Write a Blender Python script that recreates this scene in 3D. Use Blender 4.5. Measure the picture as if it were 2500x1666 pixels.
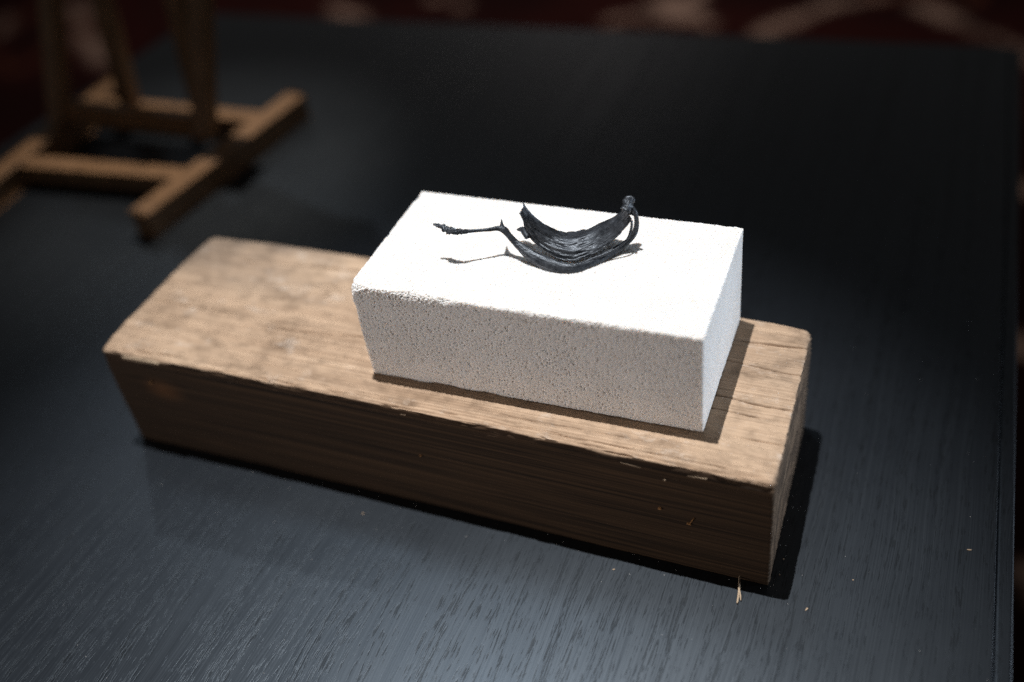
import bpy, bmesh, math, random
import numpy as np
from mathutils import Vector, Matrix

random.seed(4)
for _o in list(bpy.data.objects):
    bpy.data.objects.remove(_o, do_unlink=True)
scene = bpy.context.scene
COL = scene.collection

# ------------------------------------------------------------------ camera
cam_data = bpy.data.cameras.new('camera')
cam = bpy.data.objects.new('camera', cam_data)
COL.objects.link(cam)
cam.location = (0.55473, -0.42010, 0.57502)
cam.rotation_euler = (0.860414, 0.113419, 0.371844)
cam_data.sensor_width = 36.0
cam_data.lens = 37.17
cam_data.clip_start = 0.02
cam_data.clip_end = 60.0
cam_data.dof.use_dof = True
cam_data.dof.focus_distance = 0.678
cam_data.dof.aperture_fstop = 1.55
cam_data.dof.aperture_blades = 9
scene.camera = cam
scene.cycles.use_denoising = False
scene.cycles.use_adaptive_sampling = False
try:
    scene.cycles.sampling_pattern = 'TABULATED_SOBOL'
except Exception:
    pass

# ------------------------------------------------------------------ light
world = bpy.data.worlds.new('World')
scene.world = world
world.use_nodes = True
bg = world.node_tree.nodes['Background']
bg.inputs['Color'].default_value = (1.0, 0.97, 0.95, 1)
bg.inputs['Strength'].default_value = 0.048

def spot(name, loc, target, power, color, angle, blend, radius):
    d = bpy.data.lights.new(name, 'SPOT')
    d.energy = power; d.color = color
    d.spot_size = math.radians(angle); d.spot_blend = blend
    d.shadow_soft_size = radius
    o = bpy.data.objects.new(name, d); COL.objects.link(o)
    o.location = loc
    o.rotation_euler = (Vector(target) - Vector(loc)).to_track_quat('-Z', 'Y').to_euler()
    return o

def area(name, loc, target, power, color, sx, sy):
    d = bpy.data.lights.new(name, 'AREA')
    d.shape = 'RECTANGLE'; d.size = sx; d.size_y = sy
    d.energy = power; d.color = color
    o = bpy.data.objects.new(name, d); COL.objects.link(o)
    o.location = loc
    o.rotation_euler = (Vector(target) - Vector(loc)).to_track_quat('-Z', 'Y').to_euler()
    return o

# ceiling track spot almost straight above the block
spot('ceiling_spot_key', (0.13, 0.22, 2.45), (0.27, -0.04, 0.0), 330.0, (1.0, 0.985, 0.97), 21.0, 0.80, 0.012)
# second track spot from behind left, it makes the sheen on the table top
spot('ceiling_spot_back', (-1.77, 2.05, 2.45), (0.30, -0.06, 0.0), 15.0, (0.82, 0.91, 1.0), 18.0, 1.0, 0.07)
# added faint spot, placed so that the table front shows a sheen
spot('added_sheen_spot', (-0.45, 0.98, 2.45), (0.36, -0.14, 0.0), 25.0, (0.72, 0.86, 1.0), 22.0, 1.0, 0.22)
# added spot behind the easel, narrowed to light the tops of its bars
spot('added_easel_spot', (-0.20, 1.40, 2.45), (-0.23, 0.36, 0.0), 235.0, (1.0, 0.91, 0.79), 12.5, 1.0, 0.03)
# added cool fill from the right for the end faces of brick and beam
spot('fill_spot_right', (2.50, 0.75, 0.24), (0.47, 0.08, 0.15), 190.0, (0.80, 0.89, 1.0), 14.0, 1.0, 0.16)
# added soft fill from the viewer's side to lift the brick's front face
spot('fill_spot_front', (-0.75, -1.30, 0.22), (0.32, 0.0, 0.14), 74.0, (1.0, 0.90, 0.85), 25.0, 0.9, 0.32)
# added fill spot to brighten the carpet beyond the table
spot('carpet_fill_spot', (-0.7, 3.3, 2.2), (-0.75, 2.45, -0.74), 105.0, (1.0, 0.86, 0.80), 79.5, 1.0, 0.10)

vs = scene.view_settings
vs.view_transform = 'Standard'; vs.look = 'None'
vs.exposure = 0.0; vs.gamma = 1.0
vs.use_curve_mapping = False

# ------------------------------------------------------------------ helpers
def tag(o, label=None, category=None, group=None, kind=None):
    if label: o['label'] = label
    if category: o['category'] = category
    if group: o['group'] = group
    if kind: o['kind'] = kind
    return o

def link(name, mesh, mat=None, parent=None):
    o = bpy.data.objects.new(name, mesh); COL.objects.link(o)
    if mat is not None and len(mesh.materials) == 0: mesh.materials.append(mat)
    if parent is not None: o.parent = parent
    return o

def empty(name, loc=(0, 0, 0)):
    o = bpy.data.objects.new(name, None); COL.objects.link(o)
    o.empty_display_size = 0.05; o.location = loc
    return o

def np_mesh(name, verts, quads, smooth=True):
    verts = np.asarray(verts, np.float32); quads = np.asarray(quads, np.int32)
    me = bpy.data.meshes.new(name)
    nv, nf = len(verts), len(quads); k = quads.shape[1]
    me.vertices.add(nv); me.vertices.foreach_set('co', verts.ravel())
    me.loops.add(nf * k); me.loops.foreach_set('vertex_index', quads.ravel())
    me.polygons.add(nf)
    me.polygons.foreach_set('loop_start', np.arange(0, nf * k, k, dtype=np.int32))
    me.polygons.foreach_set('loop_total', np.full(nf, k, np.int32))
    me.polygons.foreach_set('use_smooth', np.full(nf, smooth, bool))
    me.update(calc_edges=True)
    me.validate()
    return me

# --- lattice noise (numpy)
def _hash(ix, iy, iz, seed):
    n = (ix.astype(np.int64) * 374761393 + iy.astype(np.int64) * 668265263
         + iz.astype(np.int64) * 2147483647 + seed * 1274126177) & 0xFFFFFFFF
    n = ((n ^ (n >> 13)) * 1274126177) & 0xFFFFFFFF
    n = ((n ^ (n >> 16)) * 2246822519) & 0xFFFFFFFF
    n = n ^ (n >> 15)
    return (n & 0xFFFFFF).astype(np.float64) / float(0xFFFFFF)

def vnoise(p, seed=0):
    f = np.floor(p); t = p - f; t = t * t * (3 - 2 * t); i = f.astype(np.int64)
    out = 0
    for dx in (0, 1):
        wx = t[:, 0] if dx else 1 - t[:, 0]
        for dy in (0, 1):
            wy = t[:, 1] if dy else 1 - t[:, 1]
            for dz in (0, 1):
                wz = t[:, 2] if dz else 1 - t[:, 2]
                out = out + wx * wy * wz * _hash(i[:, 0] + dx, i[:, 1] + dy, i[:, 2] + dz, seed)
    return out * 2 - 1

def fbm(p, octv=4, seed=0):
    a, s, out = 1.0, 0.0, 0
    for k in range(octv):
        out = out + a * vnoise(p * (2.03 ** k), seed + k * 17); s += a; a *= 0.52
    return out / s

def pores(p, cell, seed, rmin, rmax, keep):
    """depth 0..1 of round pores scattered in space"""
    g = p / cell; f = np.floor(g).astype(np.int64); best = np.zeros(len(p))
    for dx in (-1, 0, 1):
        for dy in (-1, 0, 1):
            for dz in (-1, 0, 1):
                c = f + np.array([dx, dy, dz])
                jx = _hash(c[:, 0], c[:, 1], c[:, 2], seed); jy = _hash(c[:, 0], c[:, 1], c[:, 2], seed + 5)
                jz = _hash(c[:, 0], c[:, 1], c[:, 2], seed + 9); rr = _hash(c[:, 0], c[:, 1], c[:, 2], seed + 13)
                ex = _hash(c[:, 0], c[:, 1], c[:, 2], seed + 21) < keep
                R = rmin + (rmax - rmin) * rr ** 2
                d2 = (g[:, 0] - c[:, 0] - jx) ** 2 + (g[:, 1] - c[:, 1] - jy) ** 2 + (g[:, 2] - c[:, 2] - jz) ** 2
                dep = np.sqrt(np.clip(R * R - d2, 0, None)) * ex
                best = np.maximum(best, dep)
    return best * cell

def box_lattice(dims, n):
    """closed box surface as welded quad lattice; returns points, quads"""
    nx, ny, nz = n
    I = []; Q = []
    def face(fix, val, a, na, b, nb, flip):
        A, B = np.meshgrid(np.arange(na + 1), np.arange(nb + 1), indexing='ij')
        ijk = [None] * 3
        ijk[fix] = np.full(A.shape, val); ijk[a] = A; ijk[b] = B
        code = (ijk[0].astype(np.int64) * (ny + 1) + ijk[1]) * (nz + 1) + ijk[2]
        c00, c10, c11, c01 = code[:-1, :-1], code[1:, :-1], code[1:, 1:], code[:-1, 1:]
        q = np.stack([c00, c10, c11, c01], -1).reshape(-1, 4)
        Q.append(q[:, ::-1] if flip else q)
    face(2, nz, 0, nx, 1, ny, False); face(2, 0, 0, nx, 1, ny, True)
    face(1, 0, 0, nx, 2, nz, False); face(1, ny, 0, nx, 2, nz, True)
    face(0, nx, 1, ny, 2, nz, False); face(0, 0, 1, ny, 2, nz, True)
    Q = np.concatenate(Q); u, inv = np.unique(Q.ravel(), return_inverse=True)
    k = u % (nz + 1); j = (u // (nz + 1)) % (ny + 1); i = u // ((nz + 1) * (ny + 1))
    P = np.stack([i * dims[0] / nx, j * dims[1] / ny, k * dims[2] / nz], 1).astype(np.float64)
    return P, inv.reshape(-1, 4)

def round_box(P, dims, r):
    dims = np.array(dims)
    q = np.clip(P, r[:, None], dims - r[:, None])
    d = P - q; ln = np.linalg.norm(d, axis=1) + 1e-12
    n = d / ln[:, None]
    return q + n * r[:, None], n

def sweep(name, pts, radii, seg=20, sub=10, flat=0.6, facing=(0.4, -0.65, 0.64), wrinkle=0.18, seed=3, knot=None, freq=9.0):
    """wrinkled strip of elliptical section along a smooth line"""
    P, Rr = catmull(np.array(pts, float), np.array(radii, float), sub)
    n = len(P); T = np.gradient(P, axis=0); T /= np.linalg.norm(T, axis=1)[:, None]
    F = np.array(facing); F = F / np.linalg.norm(F)
    W = np.cross(F[None, :], T); W /= np.linalg.norm(W, axis=1)[:, None]
    Nn = np.cross(T, W)
    ang = np.linspace(0, 2 * np.pi, seg, endpoint=False)
    s = np.concatenate([[0], np.cumsum(np.linalg.norm(np.diff(P, axis=0), axis=1))])
    V = np.zeros((n, seg, 3))
    for k, a in enumerate(ang):
        q = np.stack([s * 160, np.full(n, math.cos(a) * 3 + 7), np.full(n, math.sin(a) * 3 + 3)], 1)
        w = 1 + wrinkle * fbm(q * np.array([1, 1, 1]), 3, seed) + wrinkle * 0.7 * math.sin(a * freq) * (0.5 + 0.5 * vnoise(q * 0.7, seed + 4))
        if knot is not None:
            w = w + knot(s / s[-1]) * fbm(q * np.array([5.0, .8, .8]), 2, seed + 8)
        V[:, k] = P + (W * math.cos(a) + Nn * math.sin(a) * flat) * (Rr * w)[:, None]
    verts = V.reshape(-1, 3)
    idx = np.arange(n * seg).reshape(n, seg)
    q = np.stack([idx[:-1], np.roll(idx, -1, 1)[:-1], np.roll(idx, -1, 1)[1:], idx[1:]], -1).reshape(-1, 4)
    caps = []
    for row in (0, n - 1):
        verts = np.concatenate([verts, P[row:row + 1]])
        c = len(verts) - 1
        for k in range(seg):
            a, b = idx[row, k], idx[row, (k + 1) % seg]
            caps.append((c, b, a, a) if row == 0 else (c, a, b, b))
    return verts, q, np.array(caps)

def catmull(P, R, sub):
    n = len(P); out = []; ro = []
    for i in range(n - 1):
        p0, p1, p2, p3 = P[max(i - 1, 0)], P[i], P[i + 1], P[min(i + 2, n - 1)]
        for k in range(sub):
            t = k / sub
            out.append(0.5 * (2 * p1 + (p2 - p0) * t + (2 * p0 - 5 * p1 + 4 * p2 - p3) * t * t + (3 * p1 - p0 - 3 * p2 + p3) * t ** 3))
            ro.append(R[i] * (1 - t) + R[i + 1] * t)
    out.append(P[-1]); ro.append(R[-1])
    return np.array(out), np.array(ro)

def sweep_mesh(name, *a, **k):
    v, q, caps = sweep(name, *a, **k)
    me = bpy.data.meshes.new(name)
    faces = [tuple(f) for f in q.tolist()] + [tuple(f[:3]) for f in caps.tolist()]
    me.from_pydata(v.tolist(), [], faces); me.update()
    me.polygons.foreach_set('use_smooth', [True] * len(me.polygons))
    return me

# --- materials
class NT:
    def __init__(self, name):
        self.m = bpy.data.materials.new(name); self.m.use_nodes = True
        self.t = self.m.node_tree; self.n = self.t.nodes; self.l = self.t.links
        self.b = self.n['Principled BSDF']
        self._tc = self.n.new('ShaderNodeTexCoord')
        self.obj = self._tc.outputs['Object']
    def add(self, typ, **kw):
        nd = self.n.new(typ)
        for k, v in kw.items(): setattr(nd, k, v)
        return nd
    def put(self, sock, v):
        if hasattr(v, 'is_linked'): self.l.new(v, sock)
        else: sock.default_value = v
    def mapping(self, scale=(1, 1, 1), rot=(0, 0, 0), loc=(0, 0, 0), vec=None):
        m = self.add('ShaderNodeMapping')
        self.put(m.inputs['Vector'], vec if vec is not None else self.obj)
        m.inputs['Scale'].default_value = scale; m.inputs['Rotation'].default_value = rot; m.inputs['Location'].default_value = loc
        return m.outputs['Vector']
    def noise(self, vec, scale=5.0, detail=4.0, rough=0.55, dist=0.0):
        n = self.add('ShaderNodeTexNoise')
        self.put(n.inputs['Vector'], vec)
        n.inputs['Scale'].default_value = scale; n.inputs['Detail'].default_value = detail
        n.inputs['Roughness'].default_value = rough; n.inputs['Distortion'].default_value = dist
        return n.outputs['Fac']
    def ramp(self, fac, stops, interp='LINEAR'):
        r = self.add('ShaderNodeValToRGB'); self.put(r.inputs['Fac'], fac)
        cr = r.color_ramp; cr.interpolation = interp
        while len(cr.elements) < len(stops): cr.elements.new(0.5)
        for e, (p, c) in zip(cr.elements, stops):
            e.position = p
            e.color = (c, c, c, 1) if isinstance(c, (int, float)) else (*c, 1)
        return r.outputs['Color']
    def mix(self, fac, a, b, mode='MIX'):
        m = self.add('ShaderNodeMix', data_type='RGBA', blend_type=mode)
        self.put(m.inputs[0], fac)
        self.put(m.inputs[6], a if hasattr(a, 'is_linked') else (*a, 1)); self.put(m.inputs[7], b if hasattr(b, 'is_linked') else (*b, 1))
        return m.outputs[2]
    def math(self, op, a, b=0.0, c=0.0, clamp=False):
        m = self.add('ShaderNodeMath', operation=op, use_clamp=clamp)
        self.put(m.inputs[0], a); self.put(m.inputs[1], b); self.put(m.inputs[2], c)
        return m.outputs[0]
    def bump(self, height, strength=0.5, dist=0.001, prev=None):
        b = self.add('ShaderNodeBump')
        self.put(b.inputs['Height'], height); self.put(b.inputs['Strength'], strength); self.put(b.inputs['Distance'], dist)
        if prev is not None: self.put(b.inputs['Normal'], prev)
        return b.outputs['Normal']
    def sep(self, vec=None):
        s = self.add('ShaderNodeSeparateXYZ'); self.put(s.inputs[0], vec if vec is not None else self.obj)
        return s.outputs
    def set(self, **kw):
        for k, v in kw.items():
            self.put(self.b.inputs[k.replace('_', ' ')], v if (hasattr(v, 'is_linked') or isinstance(v, (int, float)) or len(v) == 4) else (*v, 1))

# black stained oak veneer, grain along Y
def mat_table():
    t = NT('black_stained_oak')
    warp = t.noise(t.mapping((2.2, 0.5, 1)), 3.0, 3.0)
    mp = t.add('ShaderNodeVectorMath', operation='ADD')
    t.put(mp.inputs[0], t.obj)
    cx = t.add('ShaderNodeCombineXYZ'); t.put(cx.inputs[0], t.math('MULTIPLY', t.math('SUBTRACT', warp, 0.5), 0.05))
    t.put(mp.inputs[1], cx.outputs[0])
    v = mp.outputs[0]
    dash = t.noise(t.mapping((950, 62, 1), vec=v), 1.0, 2.0, 0.6)
    band = t.noise(t.mapping((150, 2.2, 1), vec=v), 1.0, 3.0, 0.6)
    thr = t.math('ADD', dash, t.math('MULTIPLY', t.math('SUBTRACT', band, 0.5), 0.75))
    pore = t.ramp(thr, [(0.0, 1.0), (0.34, 1.0), (0.42, 0.0), (1.0, 0.0)])
    fine = t.noise(t.mapping((900, 30, 1), vec=v), 1.0, 3.0, 0.6)
    mot = t.noise(t.mapping((1, 1, 1)), 9.0, 4.0, 0.6)
    col = t.mix(t.math('MULTIPLY', fine, 1.0), (0.0045, 0.0056, 0.0078), (0.0075, 0.0094, 0.0130))
    col = t.mix(pore, col, (0.003, 0.0035, 0.0045))
    rg = t.math('ADD', 0.35, t.math('ADD', t.math('MULTIPLY', pore, 0.05), t.math('MULTIPLY', t.math('SUBTRACT', mot, 0.5), 0.12)))
    streak = t.noise(t.mapping((1300, 3.5, 1), vec=v), 1.0, 3.0, 0.6)
    rg = t.math('ADD', rg, t.math('MULTIPLY', t.math('SUBTRACT', streak, 0.5), 0.16))
    h = t.math('SUBTRACT', t.math('MULTIPLY', fine, 0.25), pore)
    nb = t.bump(h, 0.20, 0.0003)
    sp = t.math('MULTIPLY', t.math('SUBTRACT', 1.0, t.math('MULTIPLY', pore, 0.42)), t.math('ADD', 0.55, t.math('MULTIPLY', streak, 0.6)))
    t.set(Base_Color=col, Roughness=rg, Normal=nb, Specular_IOR_Level=sp)
    t.b.inputs['Specular Tint'].default_value = (0.76, 0.88, 1.0, 1)
    return t.m

# old sawn softwood, grain along X
def mat_beam():
    t = NT('old_sawn_timber')
    g1 = t.noise(t.mapping((2.2, 620, 620)), 1.0, 3.0, 0.6, 0.2)
    g2 = t.noise(t.mapping((1.5, 60, 60)), 1.0, 4.0, 0.6, 0.6)
    big = t.noise(t.mapping((5, 11, 11)), 1.0, 5.0, 0.6)
    blot = t.noise(t.mapping((26, 40, 40)), 1.0, 5.0, 0.65)
    col = t.mix(t.ramp(g1, [(0.30, 0.0), (0.70, 1.0)]), (0.300, 0.203, 0.134), (0.535, 0.392, 0.276))
    col = t.mix(t.ramp(g2, [(0.46, 0.0), (0.76, 0.45)]), col, (0.20, 0.135, 0.09))
    col = t.mix(t.ramp(big, [(0.45, 0.0), (0.72, 0.6)]), col, (0.50, 0.375, 0.265))
    # greyed, dirty patches
    s = t.sep()
    back = t.math('MULTIPLY', t.ramp(s[1], [(0.075, 0.0), (0.130, 1.0)]), t.ramp(t.noise(t.mapping((9, 14, 14)), 1.0, 4.0), [(0.36, 0.0), (0.6, 0.85)]))
    col = t.mix(back, col, (0.165, 0.130, 0.105))
    col = t.mix(t.ramp(blot, [(0.53, 0.0), (0.70, 0.62)]), col, (0.135, 0.088, 0.056))
    grime = t.noise(t.mapping((55, 105, 105), loc=(5, 2, 1)), 1.0, 5.0, 0.65)
    col = t.mix(0.55, col, t.ramp(grime, [(0.32, (0.42, 0.40, 0.38)), (0.52, (0.98, 0.97, 0.96)), (0.75, (1.12, 1.10, 1.06))]), 'MULTIPLY')
    # plaster dust rubbed into the surface
    dust = t.ramp(t.noise(t.mapping((30, 55, 55), loc=(3, 1, 2)), 1.0, 8.0, 0.78), [(0.56, 0.0), (0.74, 0.75)])
    zmask = t.ramp(s[2], [(0.085, 0.0), (0.0945, 1.0)])
    col = t.mix(t.math('MULTIPLY', dust, zmask), col, (0.60, 0.54, 0.48))
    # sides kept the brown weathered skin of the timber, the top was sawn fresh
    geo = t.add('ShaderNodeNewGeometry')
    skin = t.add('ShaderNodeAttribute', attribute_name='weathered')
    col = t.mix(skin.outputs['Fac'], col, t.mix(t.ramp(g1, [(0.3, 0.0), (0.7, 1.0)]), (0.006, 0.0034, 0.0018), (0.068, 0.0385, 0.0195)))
    # growth rings on the sawn end
    eg = t.add('ShaderNodeAttribute', attribute_name='endgrain')
    dr = t.add('ShaderNodeVectorMath', operation='DISTANCE')
    t.put(dr.inputs[0], t.mapping((0, 1, 1))); dr.inputs[1].default_value = (0, 0.052, -0.045)
    rad = t.math('ADD', dr.outputs['Value'], t.math('MULTIPLY', t.noise(t.mapping((1, 1, 1)), 30.0, 3.0), 0.006))
    ring = t.math('ADD', 0.5, t.math('MULTIPLY', t.math('SINE', t.math('MULTIPLY', rad, 1900.0)), 0.5))
    col = t.mix(t.math('MULTIPLY', eg.outputs['Fac'], t.math('MULTIPLY', ring, 0.65)), col, (0.020, 0.013, 0.009))
    # orange knot on the front face
    dv = t.add('ShaderNodeVectorMath', operation='DISTANCE')
    t.put(dv.inputs[0], t.mapping((0.8, 1, 1.35))); dv.inputs[1].default_value = (0.046 * .8, 0.0, 0.064 * 1.35)
    kn = t.ramp(t.math('ADD', dv.outputs['Value'], t.math('MULTIPLY', t.math('SUBTRACT', blot, 0.5), 0.012)), [(0.003, 0.40), (0.017, 0.0)])
    col = t.mix(kn, col, (0.22, 0.095, 0.034))
    h = t.math('ADD', t.math('MULTIPLY', g1, 0.7), t.math('MULTIPLY', t.noise(t.mapping((60, 500, 500)), 1.0, 3.0), 0.5))
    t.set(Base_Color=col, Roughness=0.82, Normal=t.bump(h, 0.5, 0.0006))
    t.b.inputs['Specular IOR Level'].default_value = 0.25
    return t.m

def mat_brick():
    t = NT('white_firebrick')
    a = t.noise(t.mapping((1, 1, 1)), 45.0, 4.0)
    col = t.mix(t.ramp(a, [(0.35, 0.0), (0.7, 1.0)]), (0.625, 0.612, 0.596), (0.680, 0.670, 0.656))
    speck = t.ramp(t.noise(t.mapping((1, 1, 1), loc=(1, 2, 3)), 420.0, 2.0), [(0.69, 0.0), (0.74, 0.6)])
    col = t.mix(speck, col, (0.55, 0.36, 0.22))
    fine = t.noise(t.mapping((1, 1, 1)), 1600.0, 2.0)
    t.b.inputs['Subsurface Weight'].default_value = 0.75
    t.b.inputs['Subsurface Radius'].default_value = (1.0, 0.85, 0.72)
    t.b.inputs['Subsurface Scale'].default_value = 0.0042
    t.set(Base_Color=col, Roughness=0.95, Normal=t.bump(fine, 0.35, 0.0003))
    t.b.inputs['Specular IOR Level'].default_value = 0.15
    return t.m

def mat_peel():
    t = NT('dried_black_skin')
    n = t.noise(t.mapping((1, 1, 1)), 180.0, 5.0, 0.65)
    w = t.noise(t.mapping((110, 700, 700)), 1.0, 5.0, 0.65, 0.4)
    col = t.mix(t.ramp(n, [(0.35, 0.0), (0.7, 1.0)]), (0.0080, 0.0092, 0.0114), (0.033, 0.0370, 0.044))
    rg = t.math('ADD', 0.20, t.math('MULTIPLY', n, 0.38))
    nb = t.bump(t.math('ADD', t.math('MULTIPLY', w, 1.0), t.math('MULTIPLY', n, 0.6)), 0.38, 0.0008)
    t.set(Base_Color=col, Roughness=rg, Normal=nb, Specular_Tint=(0.80, 0.89, 1.0, 1))
    t.b.inputs['Specular IOR Level'].default_value = 0.5
    return t.m

def mat_easel():
    t = NT('varnished_beech')
    g = t.noise(t.mapping((14, 14, 14)), 5.0, 4.0)
    col = t.mix(t.ramp(g, [(0.3, 0.0), (0.7, 1.0)]), (0.17, 0.092, 0.044), (0.27, 0.150, 0.075))
    t.set(Base_Color=col, Roughness=0.45)
    return t.m

def mat_carpet():
    t = NT('patterned_carpet_wool')
    a = t.add('ShaderNodeVertexColor', layer_name='pattern')
    n = t.noise(t.mapping((1, 1, 1)), 60.0, 4.0, 0.7)
    col = t.mix(t.ramp(n, [(0.3, 0.35), (0.75, 0.0)]), a.outputs['Color'], (0.02, 0.008, 0.007))
    t.set(Base_Color=col, Roughness=0.95, Normal=t.bump(n, 0.6, 0.004))
    t.b.inputs['Specular IOR Level'].default_value = 0.05
    return t.m

def mat_plain(name, c, r=0.8):
    t = NT(name)
    n = t.noise(t.mapping((1, 1, 1)), 700.0, 3.0)
    t.set(Base_Color=t.mix(n, tuple(x * 0.7 for x in c), tuple(min(1, x * 1.2) for x in c)), Roughness=r)
    return t.m

M_TABLE, M_BEAM, M_BRICK, M_PEEL, M_EASEL, M_CARPET = mat_table(), mat_beam(), mat_brick(), mat_peel(), mat_easel(), mat_carpet()
M_SLIVER = mat_plain('pale_torn_wood', (0.42, 0.32, 0.22))
M_FLAKE = mat_plain('orange_torn_wood', (0.26, 0.125, 0.04))
M_CRUMB = mat_plain('pale_wood_crumb', (0.42, 0.31, 0.21))
M_DUST = mat_plain('white_brick_crumb', (0.80, 0.78, 0.75))

# ------------------------------------------------------------------ the floor carpet
def build_carpet():
    FZ = -0.74
    x0, x1, y0, y1, st = -5.0, 3.6, -2.6, 6.0, 0.02
    xs = np.arange(x0, x1 + 1e-6, st); ys = np.arange(y0, y1 + 1e-6, st)
    X, Y = np.meshgrid(xs, ys, indexing='ij')
    p = np.stack([X.ravel(), Y.ravel(), np.zeros(X.size)], 1)
    z = FZ + 0.002 * vnoise(p * 9, 5)
    red, wine, cream, rust, black = [np.array(c) for c in ((0.038, 0.0085, 0.0075), (0.017, 0.0050, 0.005), (0.46, 0.32, 0.25), (0.16, 0.055, 0.03), (0.010, 0.008, 0.008))]
    a = fbm(p * 2.6, 3, 31)
    col = red[None] + (wine - red)[None] * np.clip(a * 2 + 0.5, 0, 1)[:, None]
    def paint(d, w, c, k=0.9):
        m = np.clip((w - d) / 0.025 + 0.5, 0, 1)[:, None] * k
        return col * (1 - m) + c[None] * m
    # repeating medallions with leafy arms
    cx = np.floor(p[:, 0] / 0.9) ; cy = np.floor(p[:, 1] / 0.8)
    u = p[:, 0] - (cx + 0.5) * 0.9; v = p[:, 1] - (cy + 0.5) * 0.8
    rr = np.hypot(u, v); th = np.arctan2(v, u)
    col = paint(np.abs(rr - 0.20 - 0.05 * np.cos(6 * th)), 0.018, rust, 0.8)
    col = paint(rr - 0.05 - 0.03 * np.cos(5 * th), 0.0, black, 0.9)
    col = paint(np.abs(np.sin(p[:, 0] * 3.5 + 1.2 * np.sin(p[:, 1] * 3)) * 0.2), 0.008, black, 0.6)
    def seg(ax, ay, bx, by, w, c=cream, k=0.9):
        d = np.array([bx - ax, by - ay]); L2 = d @ d + 1e-9
        t = np.clip(((p[:, 0] - ax) * d[0] + (p[:, 1] - ay) * d[1]) / L2, 0, 1)
        dist = np.hypot(p[:, 0] - ax - t * d[0], p[:, 1] - ay - t * d[1])
        return paint(dist + 0.012 * vnoise(p * 30, 9) + 0.03 * np.clip(vnoise(p * 16, 19), 0, 1), w, c, k)
    for s in ((-0.24, 2.50, -0.18, 2.42, 0.055), (-0.18, 2.42, -0.10, 2.36, 0.028), (-0.22, 2.43, -0.27, 2.36, 0.022), (-0.2, 2.46, -0.16, 2.62, 0.03),
              (0.06, 2.33, 0.13, 2.42, 0.03), (0.14, 2.43, 0.22, 2.53, 0.024), (0.22, 2.53, 0.36, 2.62, 0.02),
              (0.45, 2.54, 0.53, 2.48, 0.026), (0.55, 2.46, 0.70, 2.33, 0.022), (0.70, 2.33, 0.86, 2.10, 0.02),
              (-1.29, 2.34, -1.15, 2.26, 0.024), (-1.0, 2.45, -0.86, 2.40, 0.018), (-0.38, 2.35, -0.30, 2.40, 0.016),
              (-2.25, 2.24, -2.08, 2.08, 0.030), (-2.08, 2.05, -1.88, 1.90, 0.036), (-2.45, 2.10, -2.40, 2.02, 0.026),
              (0.74, 1.67, 0.83, 1.70, 0.028), (0.75, 1.16, 0.83, 1.14, 0.03), (0.775, 0.655, 0.85, 0.60, 0.035)):
        col = seg(*s)
    rng = random.Random(8)
    for k in range(150):     # the same leafy strokes over the rest of the carpet
        ax, ay = rng.uniform(x0, x1), rng.uniform(y0, y1)
        if -2.6 < ax < 0.95 and 0.3 < ay < 2.75: continue
        an = rng.uniform(0, 6.28); L = rng.uniform(.05, .2)
        col = seg(ax, ay, ax + L * math.cos(an), ay + L * math.sin(an), rng.uniform(.014, .04))
    nx, ny = X.shape; idx = np.arange(nx * ny).reshape(nx, ny)
    q = np.stack([idx[:-1, :-1], idx[1:, :-1], idx[1:, 1:], idx[:-1, 1:]], -1).reshape(-1, 4)
    me = np_mesh('carpet', np.stack([p[:, 0], p[:, 1], z], 1), q)
    ca = me.color_attributes.new('pattern', 'FLOAT_COLOR', 'POINT')
    ca.data.foreach_set('color', np.concatenate([col, np.ones((len(col), 1))], 1).astype(np.float32).ravel())
    o = link('carpet', me, M_CARPET); o['kind'] = 'structure'
build_carpet()

# ------------------------------------------------------------------ bevelled bars
def bar_mesh(name, a, b, w, h, up=(0, 0, 1), bev=0.0015):
    a, b = Vector(a), Vector(b); d = b - a; L = d.length; d.normalize()
    up = Vector(up); side = d.cross(up).normalized(); up2 = side.cross(d)
    bm = bmesh.new(); bmesh.ops.create_cube(bm, size=1)
    for v in bm.verts:
        v.co = a + d * ((v.co.x + 0.5) * L) + side * (v.co.y * w) + up2 * (v.co.z * h)
    bmesh.ops.bevel(bm, geom=list(bm.edges), offset=bev, segments=2, profile=0.6, affect='EDGES')
    bmesh.ops.recalc_face_normals(bm, faces=bm.faces)
    me = bpy.data.meshes.new(name); bm.to_mesh(me); bm.free()
    return me

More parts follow.
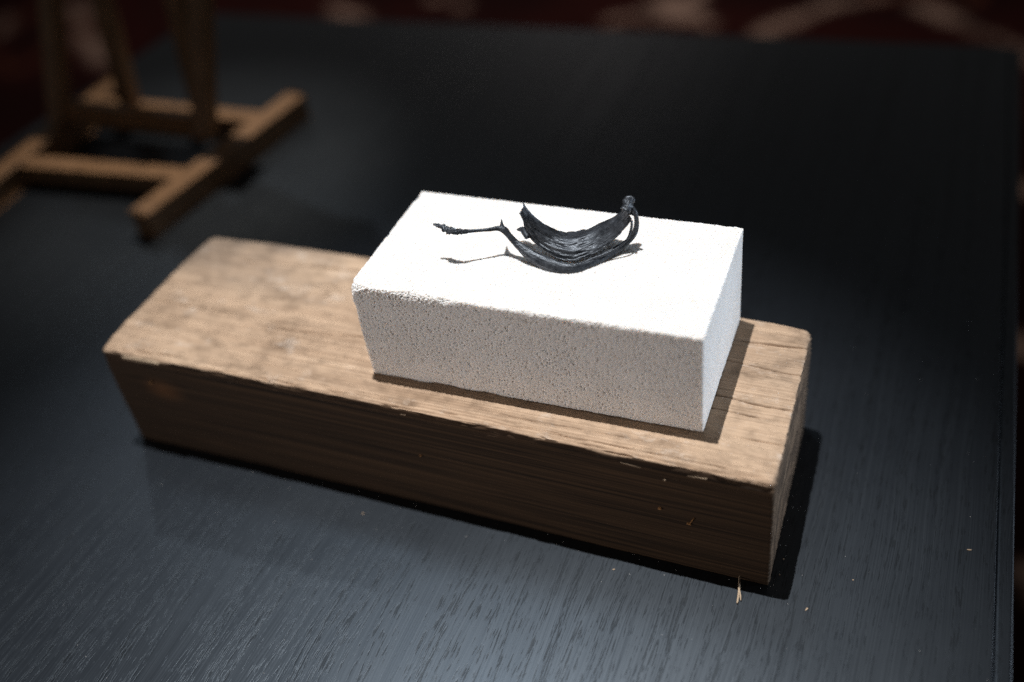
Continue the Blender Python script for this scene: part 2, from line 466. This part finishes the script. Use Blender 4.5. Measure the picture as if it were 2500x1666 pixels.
# ------------------------------------------------------------------ the table
TOP = [(-0.600, -0.95), (0.667, -0.95), (0.6225, 0.7805), (-0.458, 0.745)]
def prism(name, poly, z0, z1, bev=0.0):
    bm = bmesh.new()
    lo = [bm.verts.new((x, y, z0)) for x, y in poly]; hi = [bm.verts.new((x, y, z1)) for x, y in poly]
    n = len(poly)
    bm.faces.new(hi); bm.faces.new(lo[::-1])
    for i in range(n): bm.faces.new((lo[i], lo[(i + 1) % n], hi[(i + 1) % n], hi[i]))
    if bev: bmesh.ops.bevel(bm, geom=list(bm.edges), offset=bev, segments=3, profile=0.5, affect='EDGES')
    bmesh.ops.recalc_face_normals(bm, faces=bm.faces)
    me = bpy.data.meshes.new(name); bm.to_mesh(me); bm.free()
    return me
def build_table():
    t = empty('table', (0.04, -0.1, -0.74))
    tag(t, 'black stained oak table carrying the timber beam and the easel', 'table')
    def part(name, me):
        o = link(name, me, M_TABLE); o.parent = t; o.matrix_parent_inverse = Matrix.Translation(-Vector(t.location)); return o
    inner = [(x * 0.9835 + 0.0006, y) for x, y in TOP]
    inner[1] = (0.6560, -0.95); inner[2] = (0.6115, 0.7803)
    part('table_top', prism('table_top', inner, -0.030, 0.0, 0.0008))
    # solid lipping along the right edge, a hair lower than the veneer
    lip = [(0.6562, -0.95), (0.667, -0.95), (0.6225, 0.7805), (0.6117, 0.7803)]
    part('edge_lipping', prism('edge_lipping', lip, -0.030, -0.0010, 0.0022))
    for x, y in ((-0.48, -0.85), (0.56, -0.85), (0.53, 0.66), (-0.40, 0.64)):
        part('leg', bar_mesh('leg', (x, y, -0.74), (x, y, -0.0305), 0.06, 0.06, (0, 1, 0), 0.003))
build_table()

# ------------------------------------------------------------------ the timber beam
BL, BW, BH = 0.4982, 0.1464, 0.0953
def build_beam():
    dims = (BL, BW, BH)
    P, Q = box_lattice(dims, (400, 292, 190))
    x, y, z = P[:, 0], P[:, 1], P[:, 2]
    # wear of the edges: radius varies, torn along the front top edge
    sx = np.stack([x * 38, y * 4, z * 4], 1)
    chip = np.clip(vnoise(sx, 2) - 0.10, 0, 1) + 0.55 * np.clip(vnoise(sx * np.array([3.1, 1, 1]), 7), 0, 1)
    steps = np.floor(chip * 5) / 5
    dfront = np.hypot(y, z - BH)
    dback = np.hypot(y - BW, z - BH)
    dright = np.hypot(x - BL, z - BH)
    r = 0.0008 + 0.0005 * (fbm(P * 160, 3, 11) + 0.5)
    r += np.exp(-(dfront / 0.012) ** 2) * (0.0064 * steps + 0.0004)
    r += np.exp(-(dback / 0.012) ** 2) * (0.0016 + 0.003 * np.clip(vnoise(sx * 0.8, 21), 0, 1))
    r += np.exp(-(dright / 0.012) ** 2) * (0.0004 + 0.0009 * np.clip(fbm(np.stack([x * 5, y * 230, z * 5], 1), 3, 5), 0, 1))
    for (cx, cy, cz, k, s) in ((0, BW, BH, 0.0035, 0.025), (BL, BW, BH, 0.0035, 0.02), (0, 0, BH, 0.002, 0.02), (BL, 0, BH, 0.0015, 0.02), (0, BW, BH / 2, 0.003, 0.05)):
        r += k * np.exp(-(((x - cx) ** 2 + (y - cy) ** 2 + (z - cz) ** 2) / s ** 2))
    r = np.clip(r, 0.0008, 0.016)
    V, N = round_box(P, dims, r)
    endf = np.clip(np.abs(N[:, 0]) * 1.6 - 0.5, 0, 1)          # end grain weight
    top = np.clip(N[:, 2] * 1.6 - 0.5, 0, 1)
    grain = fbm(np.stack([x * 7, y * 300, z * 300], 1), 3, 41)
    disp = 0.00013 * grain * (1 - endf)
    disp += 0.00035 * fbm(np.stack([x * 9, y * 40, z * 40], 1), 3, 43)
    # sawn end grain
    disp += endf * (0.0005 * fbm(np.stack([x * 50, y * 260, z * 320], 1), 3, 45) + 0.0003 * np.sin((np.hypot(y - 0.05, z + 0.06)) * 1700 + 2 * vnoise(P * 60, 3)))
    # fibre wisps torn out near the front top edge
    disp -= np.exp(-(dfront / 0.007) ** 2) * 0.0030 * np.clip(fbm(np.stack([x * 70, y * 420, z * 420], 1), 2, 47), 0, 1)
    disp -= np.exp(-(dright / 0.006) ** 2) * 0.0013 * np.clip(fbm(np.stack([x * 160, y * 520, z * 200], 1), 3, 57), 0, 1)
    # shrinkage cracks along the grain on the top face (x from, x to, y, slope, depth, half width)
    for (xa, xb, yc, sl, dep, hw) in ((0.40, 0.497, 0.0680, -0.04, 0.0038, 0.00085), (0.425, 0.482, 0.0540, -0.02, 0.0022, 0.0006),
                                      (0.44, 0.498, 0.1000, -0.05, 0.0026, 0.0007), (0.445, 0.497, 0.1205, 0.07, 0.0030, 0.0012),
                                      (-0.01, 0.085, 0.0600, -0.01, 0.0022, 0.0008), (0.085, 0.235, 0.0480, 0.10, 0.0020, 0.0008),
                                      (0.04, 0.215, 0.1190, 0.08, 0.0024, 0.0010), (0.30, 0.42, 0.0125, 0.02, 0.0016, 0.0006), (0.46, 0.499, 0.0335, 0.0, 0.0022, 0.0006),
                                      (0.02, 0.07, 0.0052, 0.03, 0.003, 0.0009), (0.33, 0.47, 0.006, 0.01, 0.0025, 0.0007)):
        line = yc + sl * (x - xa) + 0.0007 * vnoise(np.stack([x * 70, x * 0, x * 0], 1), int(yc * 1e4))
        fade = np.clip((x - xa) / 0.02, 0, 1) * np.clip((xb - x) / 0.006 + (1 if xb > 0.49 else 0), 0, 1)
        wv = hw * 0.62 * (0.75 + 0.45 * vnoise(np.stack([x * 150, x * 0, x * 0], 1), 5))
        disp -= top * fade * dep * 1.5 * np.exp(-((y - line) / wv) ** 2)
    V = V + N * disp[:, None]
    V[:, 2] = np.maximum(V[:, 2], 0.0002)
    # the old beam is not quite square
    V[:, 1] += 0.0012 * np.sin(V[:, 0] * 9)
    V[:, 1] += 0.0045 * np.clip(1 - V[:, 0] / BL, 0, 1) * V[:, 1] / BW
    V[:, 0] -= 0.0025 * V[:, 0] / BL * V[:, 1] / BW
    me = np_mesh('beam_body', V, Q)
    # the sides kept the dark weathered skin of the old timber, the top face was planed
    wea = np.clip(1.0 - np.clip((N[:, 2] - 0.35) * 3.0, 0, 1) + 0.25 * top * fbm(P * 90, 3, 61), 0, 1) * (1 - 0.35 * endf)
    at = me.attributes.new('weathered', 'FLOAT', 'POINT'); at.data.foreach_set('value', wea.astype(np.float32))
    ae = me.attributes.new('endgrain', 'FLOAT', 'POINT'); ae.data.foreach_set('value', endf.astype(np.float32))
    b = link('timber_beam', me, M_BEAM)
    tag(b, 'long weathered brown timber beam lying on the black table under the white brick', 'beam')
    return b
beam = build_beam()

def child(name, me, mat, parent):
    o = link(name, me, mat); o.parent = parent
    o.matrix_parent_inverse = parent.matrix_world.inverted() if parent.type != 'EMPTY' else Matrix.Translation(-Vector(parent.location))
    return o

# torn slivers along the front top edge of the beam
def sliver_mesh(p, L, w, th, ang, seed, curl=0.0):
    rng = random.Random(seed); n = 7; vs = []; fs = []
    d = Vector((math.cos(ang), 0, math.sin(ang))); up = Vector((0, 0, 1)); out = Vector((0, -1, 0))
    for i in range(n):
        t = i / (n - 1); ww = w * (1 - 0.75 * abs(t - 0.4) ** 1.3 * 1.6) * rng.uniform(.75, 1.15)
        c = Vector(p) + d * (t * L) + out * (curl * t * t) + up * rng.uniform(-.0002, .0002)
        vs += [c + up * ww * .5, c - up * ww * .5, c - up * ww * .4 + out * th, c + up * ww * .3 + out * th]
    for i in range(n - 1):
        for k in range(4):
            a, b = i * 4 + k, i * 4 + (k + 1) % 4
            fs.append((a, b, b + 4, a + 4))
    fs += [(3, 2, 1, 0), tuple((n - 1) * 4 + k for k in range(4))]
    me = bpy.data.meshes.new('splinter'); me.from_pydata([tuple(v) for v in vs], [], fs); me.update()
    return me
def beam_front(x): return 0.0012 * math.sin(x * 9)
for i, (x, z, L, w, th, an, cu) in enumerate((
        (0.020, 0.0912, 0.034, 0.0036, 0.0010, 0.03, .0003), (0.249, 0.0893, 0.006, 0.0012, 0.0006, 0.22, .0005),
        (0.404, 0.0885, 0.013, 0.0012, 0.0007, -0.06, .0003), (0.446, 0.0890, 0.012, 0.0014, 0.0007, 0.09, .0004))):
    child('splinter', sliver_mesh((x, beam_front(x) + 0.0006, z), L, w, th, an, i, cu), M_SLIVER, beam)
# small curled flakes stuck to the front face
for i, (x, z, L, w, an) in enumerate(((0.4470, 0.0445, 0.0075, 0.0013, 1.15), (0.4455, 0.0445, 0.0030, 0.0016, 0.2), (0.4270, 0.0530, 0.0026, 0.0020, 0.4),
                                      (0.2580, 0.0523, 0.0022, 0.0016, 0.2), (0.0362, 0.0692, 0.0034, 0.0030, 0.5),
                                      (0.4310, 0.0815, 0.0018, 0.0012, 0.3))):
    child('flake', sliver_mesh((x, beam_front(x) + 0.0004, z), L, w, 0.0012, an, 40 + i, .0008), M_FLAKE if i != 5 else M_SLIVER, beam)
# hanging fibre at the foot of the beam, lying out over the table
fib = sweep_mesh('fibre', [(0.4795, 0.0030, 0.0032), (0.4800, -0.0030, 0.0028), (0.4812, -0.0090, 0.0022), (0.4822, -0.0150, 0.0014), (0.4824, -0.0205, 0.0012)],
                 [0.0006, 0.0007, 0.0007, 0.0009, 0.0005], seg=8, sub=6, flat=0.6, wrinkle=0.3, seed=12)
child('fibre', fib, M_SLIVER, beam)
fib2 = sweep_mesh('fibre', [(0.4818, -0.0110, 0.0020), (0.4834, -0.0150, 0.0018), (0.4842, -0.0180, 0.0014)], [0.0005, 0.0005, 0.0002], seg=6, sub=6, seed=14)
child('fibre', fib2, M_SLIVER, beam)

# ------------------------------------------------------------------ the firebrick
def build_brick():
    dims = (0.2300, 0.1125, 0.0769)
    P, Q = box_lattice(dims, (657, 190, 220))
    x, y, z = P[:, 0], P[:, 1], P[:, 2]
    e_front = np.hypot(y, z - dims[2]); e_fb = np.hypot(y, z)
    fr = np.exp(-(e_front / 0.008) ** 2)
    bite = np.clip(fbm(np.stack([x * 70, y * 30, z * 30], 1), 3, 71) + 0.25, 0, 1)
    left = np.clip(1.15 - x / 0.085, 0, 1)
    r = 0.0008 + 0.0006 * (fbm(P * 220, 3, 73) + 0.5)
    r += fr * bite * (0.0018 + 0.0046 * left)
    r += np.exp(-(e_fb / 0.004) ** 2) * 0.0006 * np.clip(vnoise(P * 160, 79) + .4, 0, 1)
    r += 0.0042 * np.clip(vnoise(P * 105, 89) - 0.42, 0, 1) + 0.0006 * np.clip(vnoise(P * 420, 90), 0, 1)
    r = np.clip(r, 0.0003, 0.006)
    V, N = round_box(P, dims, r)
    W = P * 1.0
    pd = pores(W, 0.00142, 5, 0.21, 0.47, 1.0)
    crumble = fbm(P * 900, 2, 83)
    crumb_w = 0.00016 + fr * 0.0009 * (0.35 + 1.3 * left) + 0.0002 * np.exp(-(np.minimum(np.hypot(x - dims[0], z - dims[2]), np.hypot(y - dims[1], z - dims[2])) / 0.003) ** 2)
    disp = crumble * crumb_w - 2.9 * pd * (0.85 + 0.5 * fbm(P * 35, 2, 87)) + 0.00012 * fbm(P * 60, 2, 85)
    V = V + N * disp[:, None]
    V[:, 2] = np.maximum(V[:, 2], 0.0)
    V[:, 0] -= 0.0015 * np.clip(1 - V[:, 0] / dims[0], 0, 1) * np.clip(1 - V[:, 1] / dims[1], 0, 1) * V[:, 2] / dims[2]
    me = np_mesh('brick_body', V, Q)
    o = link('firebrick', me, M_BRICK)
    o.location = (0.2181, 0.0277, BH + 0.0004); o.rotation_euler = (0, 0, 0.0091)
    tag(o, 'porous white insulating firebrick resting on the timber beam', 'brick')
build_brick()

# ------------------------------------------------------------------ the dried black peel on the brick
PEEL_U = [(0.3165,0.0948,0.2022),(0.3200,0.0929,0.1982),(0.3253,0.0922,0.1922),(0.3310,0.0925,0.1867),(0.3362,0.0933,0.1837),(0.3420,0.0947,0.1822),(0.3484,0.0965,0.1822),(0.3548,0.1007,0.1832),(0.3615,0.1046,0.1857),(0.3688,0.1064,0.1902),(0.3747,0.1082,0.1952),(0.3786,0.1088,0.2012)]
PEEL_Lw = [(0.3175,0.0867,0.2032),(0.3176,0.0882,0.1962),(0.3189,0.0886,0.1872),(0.3236,0.0877,0.1812),(0.3314,0.0851,0.1772),(0.3408,0.0820,0.1752),(0.3509,0.0813,0.1747),(0.3598,0.0861,0.1757),(0.3682,0.0910,0.1792),(0.3749,0.0968,0.1842),(0.3806,0.1004,0.1902),(0.3850,0.1035,0.1962)]
PEEL_S = [(0.3841,0.1077,0.2027,0.0016),(0.3865,0.1064,0.1992,0.0018),(0.3873,0.1061,0.1932,0.0019),(0.3865,0.1054,0.1872,0.0022),(0.3840,0.1028,0.1822,0.0023),(0.3793,0.0994,0.1782,0.0023),(0.3739,0.0941,0.1762,0.0023),(0.3679,0.0868,0.1752,0.0025),(0.3618,0.0800,0.1747,0.0027),(0.3552,0.0746,0.1747,0.0032),(0.3475,0.0729,0.1747,0.0038),(0.3395,0.0738,0.1752,0.0043),(0.3318,0.0757,0.1762,0.0041),(0.3251,0.0772,0.1782,0.0036),(0.3190,0.0791,0.1812,0.0029),(0.3137,0.0807,0.1842,0.0021),(0.3095,0.0817,0.1882,0.0019),(0.3062,0.0825,0.1912,0.0023),(0.3027,0.0818,0.1924,0.0016),(0.2986,0.0795,0.1927,0.0012),(0.2940,0.0768,0.1932,0.0010),(0.2870,0.0729,0.1942,0.0011),(0.2813,0.0696,0.1952,0.0016),(0.2768,0.0683,0.1957,0.0019),(0.2736,0.0683,0.1962,0.0021),(0.2696,0.0700,0.1967,0.0016),(0.2666,0.0701,0.1972,0.0011),(0.2630,0.0700,0.1982,0.0006)]
PEEL_T = [(0.3507,0.0737,0.1752),(0.3573,0.0771,0.1757),(0.3631,0.0826,0.1767),(0.3698,0.0878,0.1777),(0.3759,0.0927,0.1792),(0.3822,0.0975,0.1832),(0.3845,0.1021,0.1892),(0.3853,0.1024,0.1962)]
PEEL_SP = [(0.3056,0.0824,0.1912,0.0027),(0.3039,0.0854,0.1917,0.0016),(0.3024,0.0886,0.1922,0.0008),(0.3012,0.0914,0.1927,0.0002)]
PEEL_N = [(0.3809,0.1037,0.2022,0.0033),(0.3817,0.1057,0.2037,0.0030),(0.3813,0.1088,0.2047,0.0033),(0.3812,0.1108,0.2057,0.0034),(0.3810,0.1114,0.2062,0.0021)]
PEEL_LB = [(0.3187,0.0913,0.1812,0.0023),(0.3152,0.0951,0.1822,0.0027),(0.3121,0.0974,0.1822,0.0021),(0.3094,0.0975,0.1817,0.0010),(0.3083,0.0969,0.1817,0.0003)]
def build_peel():
    root = empty('dried_peel', (0.345, 0.078, 0.1722))
    tag(root, 'shrivelled black dried fruit peel with a thin crooked tail on the white brick', 'peel')
    # --- arched husk: a shell hollow underneath
    U = np.array(PEEL_U); L = np.array(PEEL_Lw)
    one = np.ones(len(U)); U, _ = catmull(U, one, 14); L, _ = catmull(L, one, 14)
    n = len(U); t = np.linspace(0, 1, n)
    out = np.array([0.12, -0.80, 0.35])
    mid = (U + L) / 2 + out[None] * (0.0030 * np.sin(np.pi * np.clip(t * 1.05, 0, 1)) + 0.0008)[:, None]
    wid = np.sin(np.pi * np.clip(0.06 + 0.88 * t, 0, 1))[:, None]
    Bm = U + np.array([-0.0015, 0.0065, -0.0025])[None] * wid
    Bk = U + np.array([-0.003, 0.0115, 0.0])[None] * wid; Bk[:, 2] = L[:, 2] + 0.35 * (U[:, 2] - L[:, 2]) + 0.001
    C = (U + L) / 2 + np.array([0.10, -0.62, 0.70])[None] * (0.0036 * np.sin(np.pi * np.clip(0.08 + 0.88 * t, 0, 1)) + 0.0006)[:, None]
    bz = lambda f: L * (1 - f) ** 2 + C * 2 * f * (1 - f) + U * f ** 2
    ctrl = np.stack([L, bz(0.2), bz(0.45), bz(0.72), U, Bm, Bk], 1)   # n,7,3
    K = 64; S = np.zeros((n, K, 3))
    for i in range(n):
        c, _ = catmull(ctrl[i], np.ones(7), 12)
        s = np.linspace(0, len(c) - 1, K); a = np.floor(s).astype(int).clip(0, len(c) - 2); f = (s - a)[:, None]
        S[i] = c[a] * (1 - f) + c[a + 1] * f
    du = np.gradient(S, axis=0); dv = np.gradient(S, axis=1)
    N = np.cross(du, dv); N /= np.linalg.norm(N, axis=2)[..., None] + 1e-12
    if N[n // 2, K // 3] @ out < 0: N = -N
    tt = np.repeat(t[:, None], K, 1); kk = np.repeat(np.linspace(0, 1, K)[None], n, 0)
    q = np.stack([tt.ravel() * 9, kk.ravel() * 10, 0 * tt.ravel()], 1)
    wr = fbm(q, 3, 91).reshape(n, K) * 0.0009 + fbm(q * np.array([1.6, 2.6, 1]), 3, 93).reshape(n, K) * 0.00035
    # one deep crease running down from the shoulder to the belly
    crease = np.exp(-((kk - (0.50 - 0.30 * np.abs(tt - 0.30))) / 0.045) ** 2) * np.exp(-((tt - 0.28) / 0.20) ** 2)
    wr -= crease * 0.0007
    S = S + N * wr[..., None]
    edge = 0.0006 * fbm(np.stack([tt.ravel() * 30, kk.ravel() * 0, 0 * tt.ravel()], 1), 3, 95).reshape(n, K)
    S[:, :, 2] += edge * (np.clip(1 - kk * 6, 0, 1) + np.clip(kk * 6 - 5, 0, 1))
    th = 0.0007
    A = S.reshape(-1, 3); B = (S - N * th).reshape(-1, 3)
    idx = np.arange(n * K).reshape(n, K); off = n * K
    qa = np.stack([idx[:-1, :-1], idx[1:, :-1], idx[1:, 1:], idx[:-1, 1:]], -1).reshape(-1, 4)
    rim = np.concatenate([np.stack([r[:-1], r[1:], r[1:] + off, r[:-1] + off], -1) for r in (idx[0], idx[-1], idx[:, 0], idx[:, -1])])
    me = np_mesh('husk', np.concatenate([A, B]), np.concatenate([qa, qa[:, ::-1] + off, rim]))
    child('husk', me, M_PEEL, root)
    P4 = lambda a: ([p[:3] for p in a], [p[3] for p in a])
    # small pointed lobe at the back left of the husk
    p, r = P4(PEEL_LB); child('lobe', sweep_mesh('lobe', p, r, flat=0.45, wrinkle=0.2, seed=21), M_PEEL, root)
    # stem knob at the top right
    p, r = P4(PEEL_N); st = child('stem', sweep_mesh('stem', p, r, seg=26, sub=8, flat=0.8, wrinkle=0.30, seed=23, knot=lambda s: 0.35 + 0 * s), M_PEEL, root)
    nb = [(p[-2][0] + .0026, p[-2][1] - .0006, p[-2][2] - .0012), (p[-2][0] + .0030, p[-2][1] + .0004, p[-2][2] + .0002), (p[-2][0] + .0012, p[-2][1] + .0016, p[-2][2] + .0010),
          (p[-2][0] - .0014, p[-2][1] + .0008, p[-2][2] + .0008), (p[-2][0] - .0030, p[-2][1] - .0004, p[-2][2] - .0006)]
    child('stem_rim', sweep_mesh('stem_rim', nb, [.0007, .0010, .0009, .0010, .0006], seg=12, sub=6, flat=0.9, wrinkle=0.5, seed=26), M_PEEL, root)
    # long strip running round the front and rising into the tail
    p, r = P4(PEEL_S); r = [v * (0.78 if k < 6 else 1.0) for k, v in enumerate(r)]
    child('strip', sweep_mesh('strip', p, r, seg=36, sub=12, flat=0.42, wrinkle=0.15, seed=25, knot=lambda s: 0.9 * np.clip((s - 0.80) * 9, 0, 1), freq=11.0), M_PEEL, root)
    p, r = P4(PEEL_SP)
    child('spur', sweep_mesh('spur', p, r, seg=14, sub=8, flat=0.5, wrinkle=0.12, seed=27), M_PEEL, root)
    child('strand', sweep_mesh('strand', PEEL_T, [.0004, .0008, .0009, .0008, .0007, .0007, .0007, .0008], seg=12, sub=10, flat=0.6, wrinkle=0.3, seed=29), M_PEEL, root)
build_peel()

# ------------------------------------------------------------------ the small wooden table easel
def build_easel():
    root = empty('table_easel', (-0.28, 0.38, 0.0))
    tag(root, 'small brown wooden easel standing on the table behind the beam', 'easel')
    def bar(name, a, b, w, h, up=(0, 0, 1)): child(name, bar_mesh(name, a, b, w, h, up, 0.002), M_EASEL, root)
    bar('runner', (-0.176, 0.246, 0.0142), (-0.140, 0.500, 0.0142), 0.0215, 0.028)
    bar('runner', (-0.392, 0.235, 0.0142), (-0.398, 0.500, 0.0142), 0.0215, 0.028)
    bar('cross_bar', (-0.3805, 0.311, 0.0165), (-0.1795, 0.324, 0.0165), 0.018, 0.019)
    bar('cross_bar', (-0.3845, 0.446, 0.0165), (-0.1605, 0.448, 0.0165), 0.018, 0.019)
    # leaning front uprights
    for x in (-0.188, -0.392):
        bar('upright', (x, 0.386, 0.0295), (x, 0.590, 0.475), 0.021, 0.020, (0, 1, 0))
    # near vertical rear props
    for x, y1 in ((-0.336, 0.492), (-0.232, 0.486)):
        bar('rear_prop', (x, 0.444, 0.0275), (x, y1, 0.36), 0.020, 0.018, (0, 1, 0))
    bar('low_rail', (-0.3805, 0.392, 0.044), (-0.1995, 0.392, 0.044), 0.009, 0.024)
    bar('canvas_rest', (-0.440, 0.468, 0.245), (-0.130, 0.468, 0.245), 0.036, 0.016)
    child('shadow_board', bar_mesh('shadow_board', (-0.290, 0.4745, 0.2575), (-0.290, 0.585, 0.500), 0.250, 0.008, (0, 1, 0), 0.001), M_EASEL, root)  # guessed canvas panel out of view, added for the shadow it casts
    bar('top_rail', (-0.3805, 0.580, 0.455), (-0.1995, 0.580, 0.455), 0.018, 0.026)
build_easel()

# ------------------------------------------------------------------ crumbs on the table
def crumb_mesh(seed, s):
    rng = random.Random(seed); bm = bmesh.new(); bmesh.ops.create_icosphere(bm, subdivisions=1, radius=1)
    a, b, c = rng.uniform(.8, 2.0), rng.uniform(.5, .8), rng.uniform(.35, .6)
    for v in bm.verts: v.co = Vector((v.co.x * a, v.co.y * b, v.co.z * c)) * s * rng.uniform(.75, 1.2)
    zmin = min(v.co.z for v in bm.verts)
    for v in bm.verts: v.co.z -= zmin
    me = bpy.data.meshes.new('wood_crumb'); bm.to_mesh(me); bm.free(); return me
for i, (x, y, s, rz, lab) in enumerate((
        (0.614, 0.062, 0.0011, 0.2, 'tiny pale wood crumb on the black table near its right edge'),
        (0.548, 0.018, 0.0008, 0.9, 'tiny pale crumb lying on the table right of the beam shadow'),
        (0.524, -0.012, 0.0010, 1.1, 'tiny curved crumb just outside the corner of the beam shadow'),
        (0.5035, 0.022, 0.0009, 0.4, 'tiny pale crumb in the shadow beside the end face of the beam'),
        (0.5035, 0.009, 0.0010, 2.0, 'tiny pale crumb in the shadow by the beam front corner'),
        (0.213, -0.021, 0.0008, 0.3, 'tiny crumb on the table in front of the beam middle'),
        (0.400, -0.017, 0.0008, 0.5, 'tiny crumb on the table at the shadow edge before the beam'))):
    o = link('wood_crumb', crumb_mesh(i, s * 0.8), M_CRUMB); o.location = (x, y, 0.0001); o.rotation_euler = (0, 0, rz)
    tag(o, lab, 'crumb', 'wood crumbs on the table')

# fine white grit from the brick strewn over the beam and the table
def build_grit():
    rng = random.Random(15); vs, fs = [], []
    def bit(x, y, z, s):
        b = len(vs); a = rng.uniform(0, 6.28)
        for k in range(4):
            t = a + k * 1.57; vs.append((x + math.cos(t) * s * rng.uniform(.6, 1.2), y + math.sin(t) * s * rng.uniform(.6, 1.2), z - s * .3))
        vs.append((x, y, z + s * .8))
        fs.extend([(b, b + 1, b + 4), (b + 1, b + 2, b + 4), (b + 2, b + 3, b + 4), (b + 3, b, b + 4), (b + 3, b + 2, b + 1, b)])
    for k in range(90):
        u = rng.random()
        if u < .6: x, y = rng.uniform(.452, .494), rng.uniform(.006, .135)
        elif u < .8: x, y = rng.uniform(.19, .49), rng.uniform(.005, .025)
        else: x, y = rng.uniform(.02, .21), rng.uniform(.01, .12)
        bit(x, y + 0.0012 * math.sin(x * 9), BH, rng.uniform(.00012, .00040) * (1.4 if rng.random() < .1 else 1))
    for k in range(80):
        x, y = rng.uniform(.02, .62), rng.uniform(-.2, -.02)
        if rng.random() < .4: x, y = rng.uniform(.515, .63), rng.uniform(-.05, .5)
        bit(x, y, 0.0001, rng.uniform(.00012, .00028))
    for k in range(70):     # sawdust gathered along the foot of the beam
        x = rng.uniform(.0, .52)
        if rng.random() < .35: x, y = BL + abs(rng.gauss(.004, .006)), rng.uniform(-.01, .14)
        else: y = -abs(rng.gauss(.0, .008)) - .001
        bit(x, y, 0.0001, rng.uniform(.00012, .0003))
    me = bpy.data.meshes.new('brick_grit'); me.from_pydata(vs, [], fs); me.update()
    o = link('brick_grit', me, M_DUST)
    tag(o, 'fine white grit strewn over the beam and the table', 'grit', kind='stuff')
build_grit()
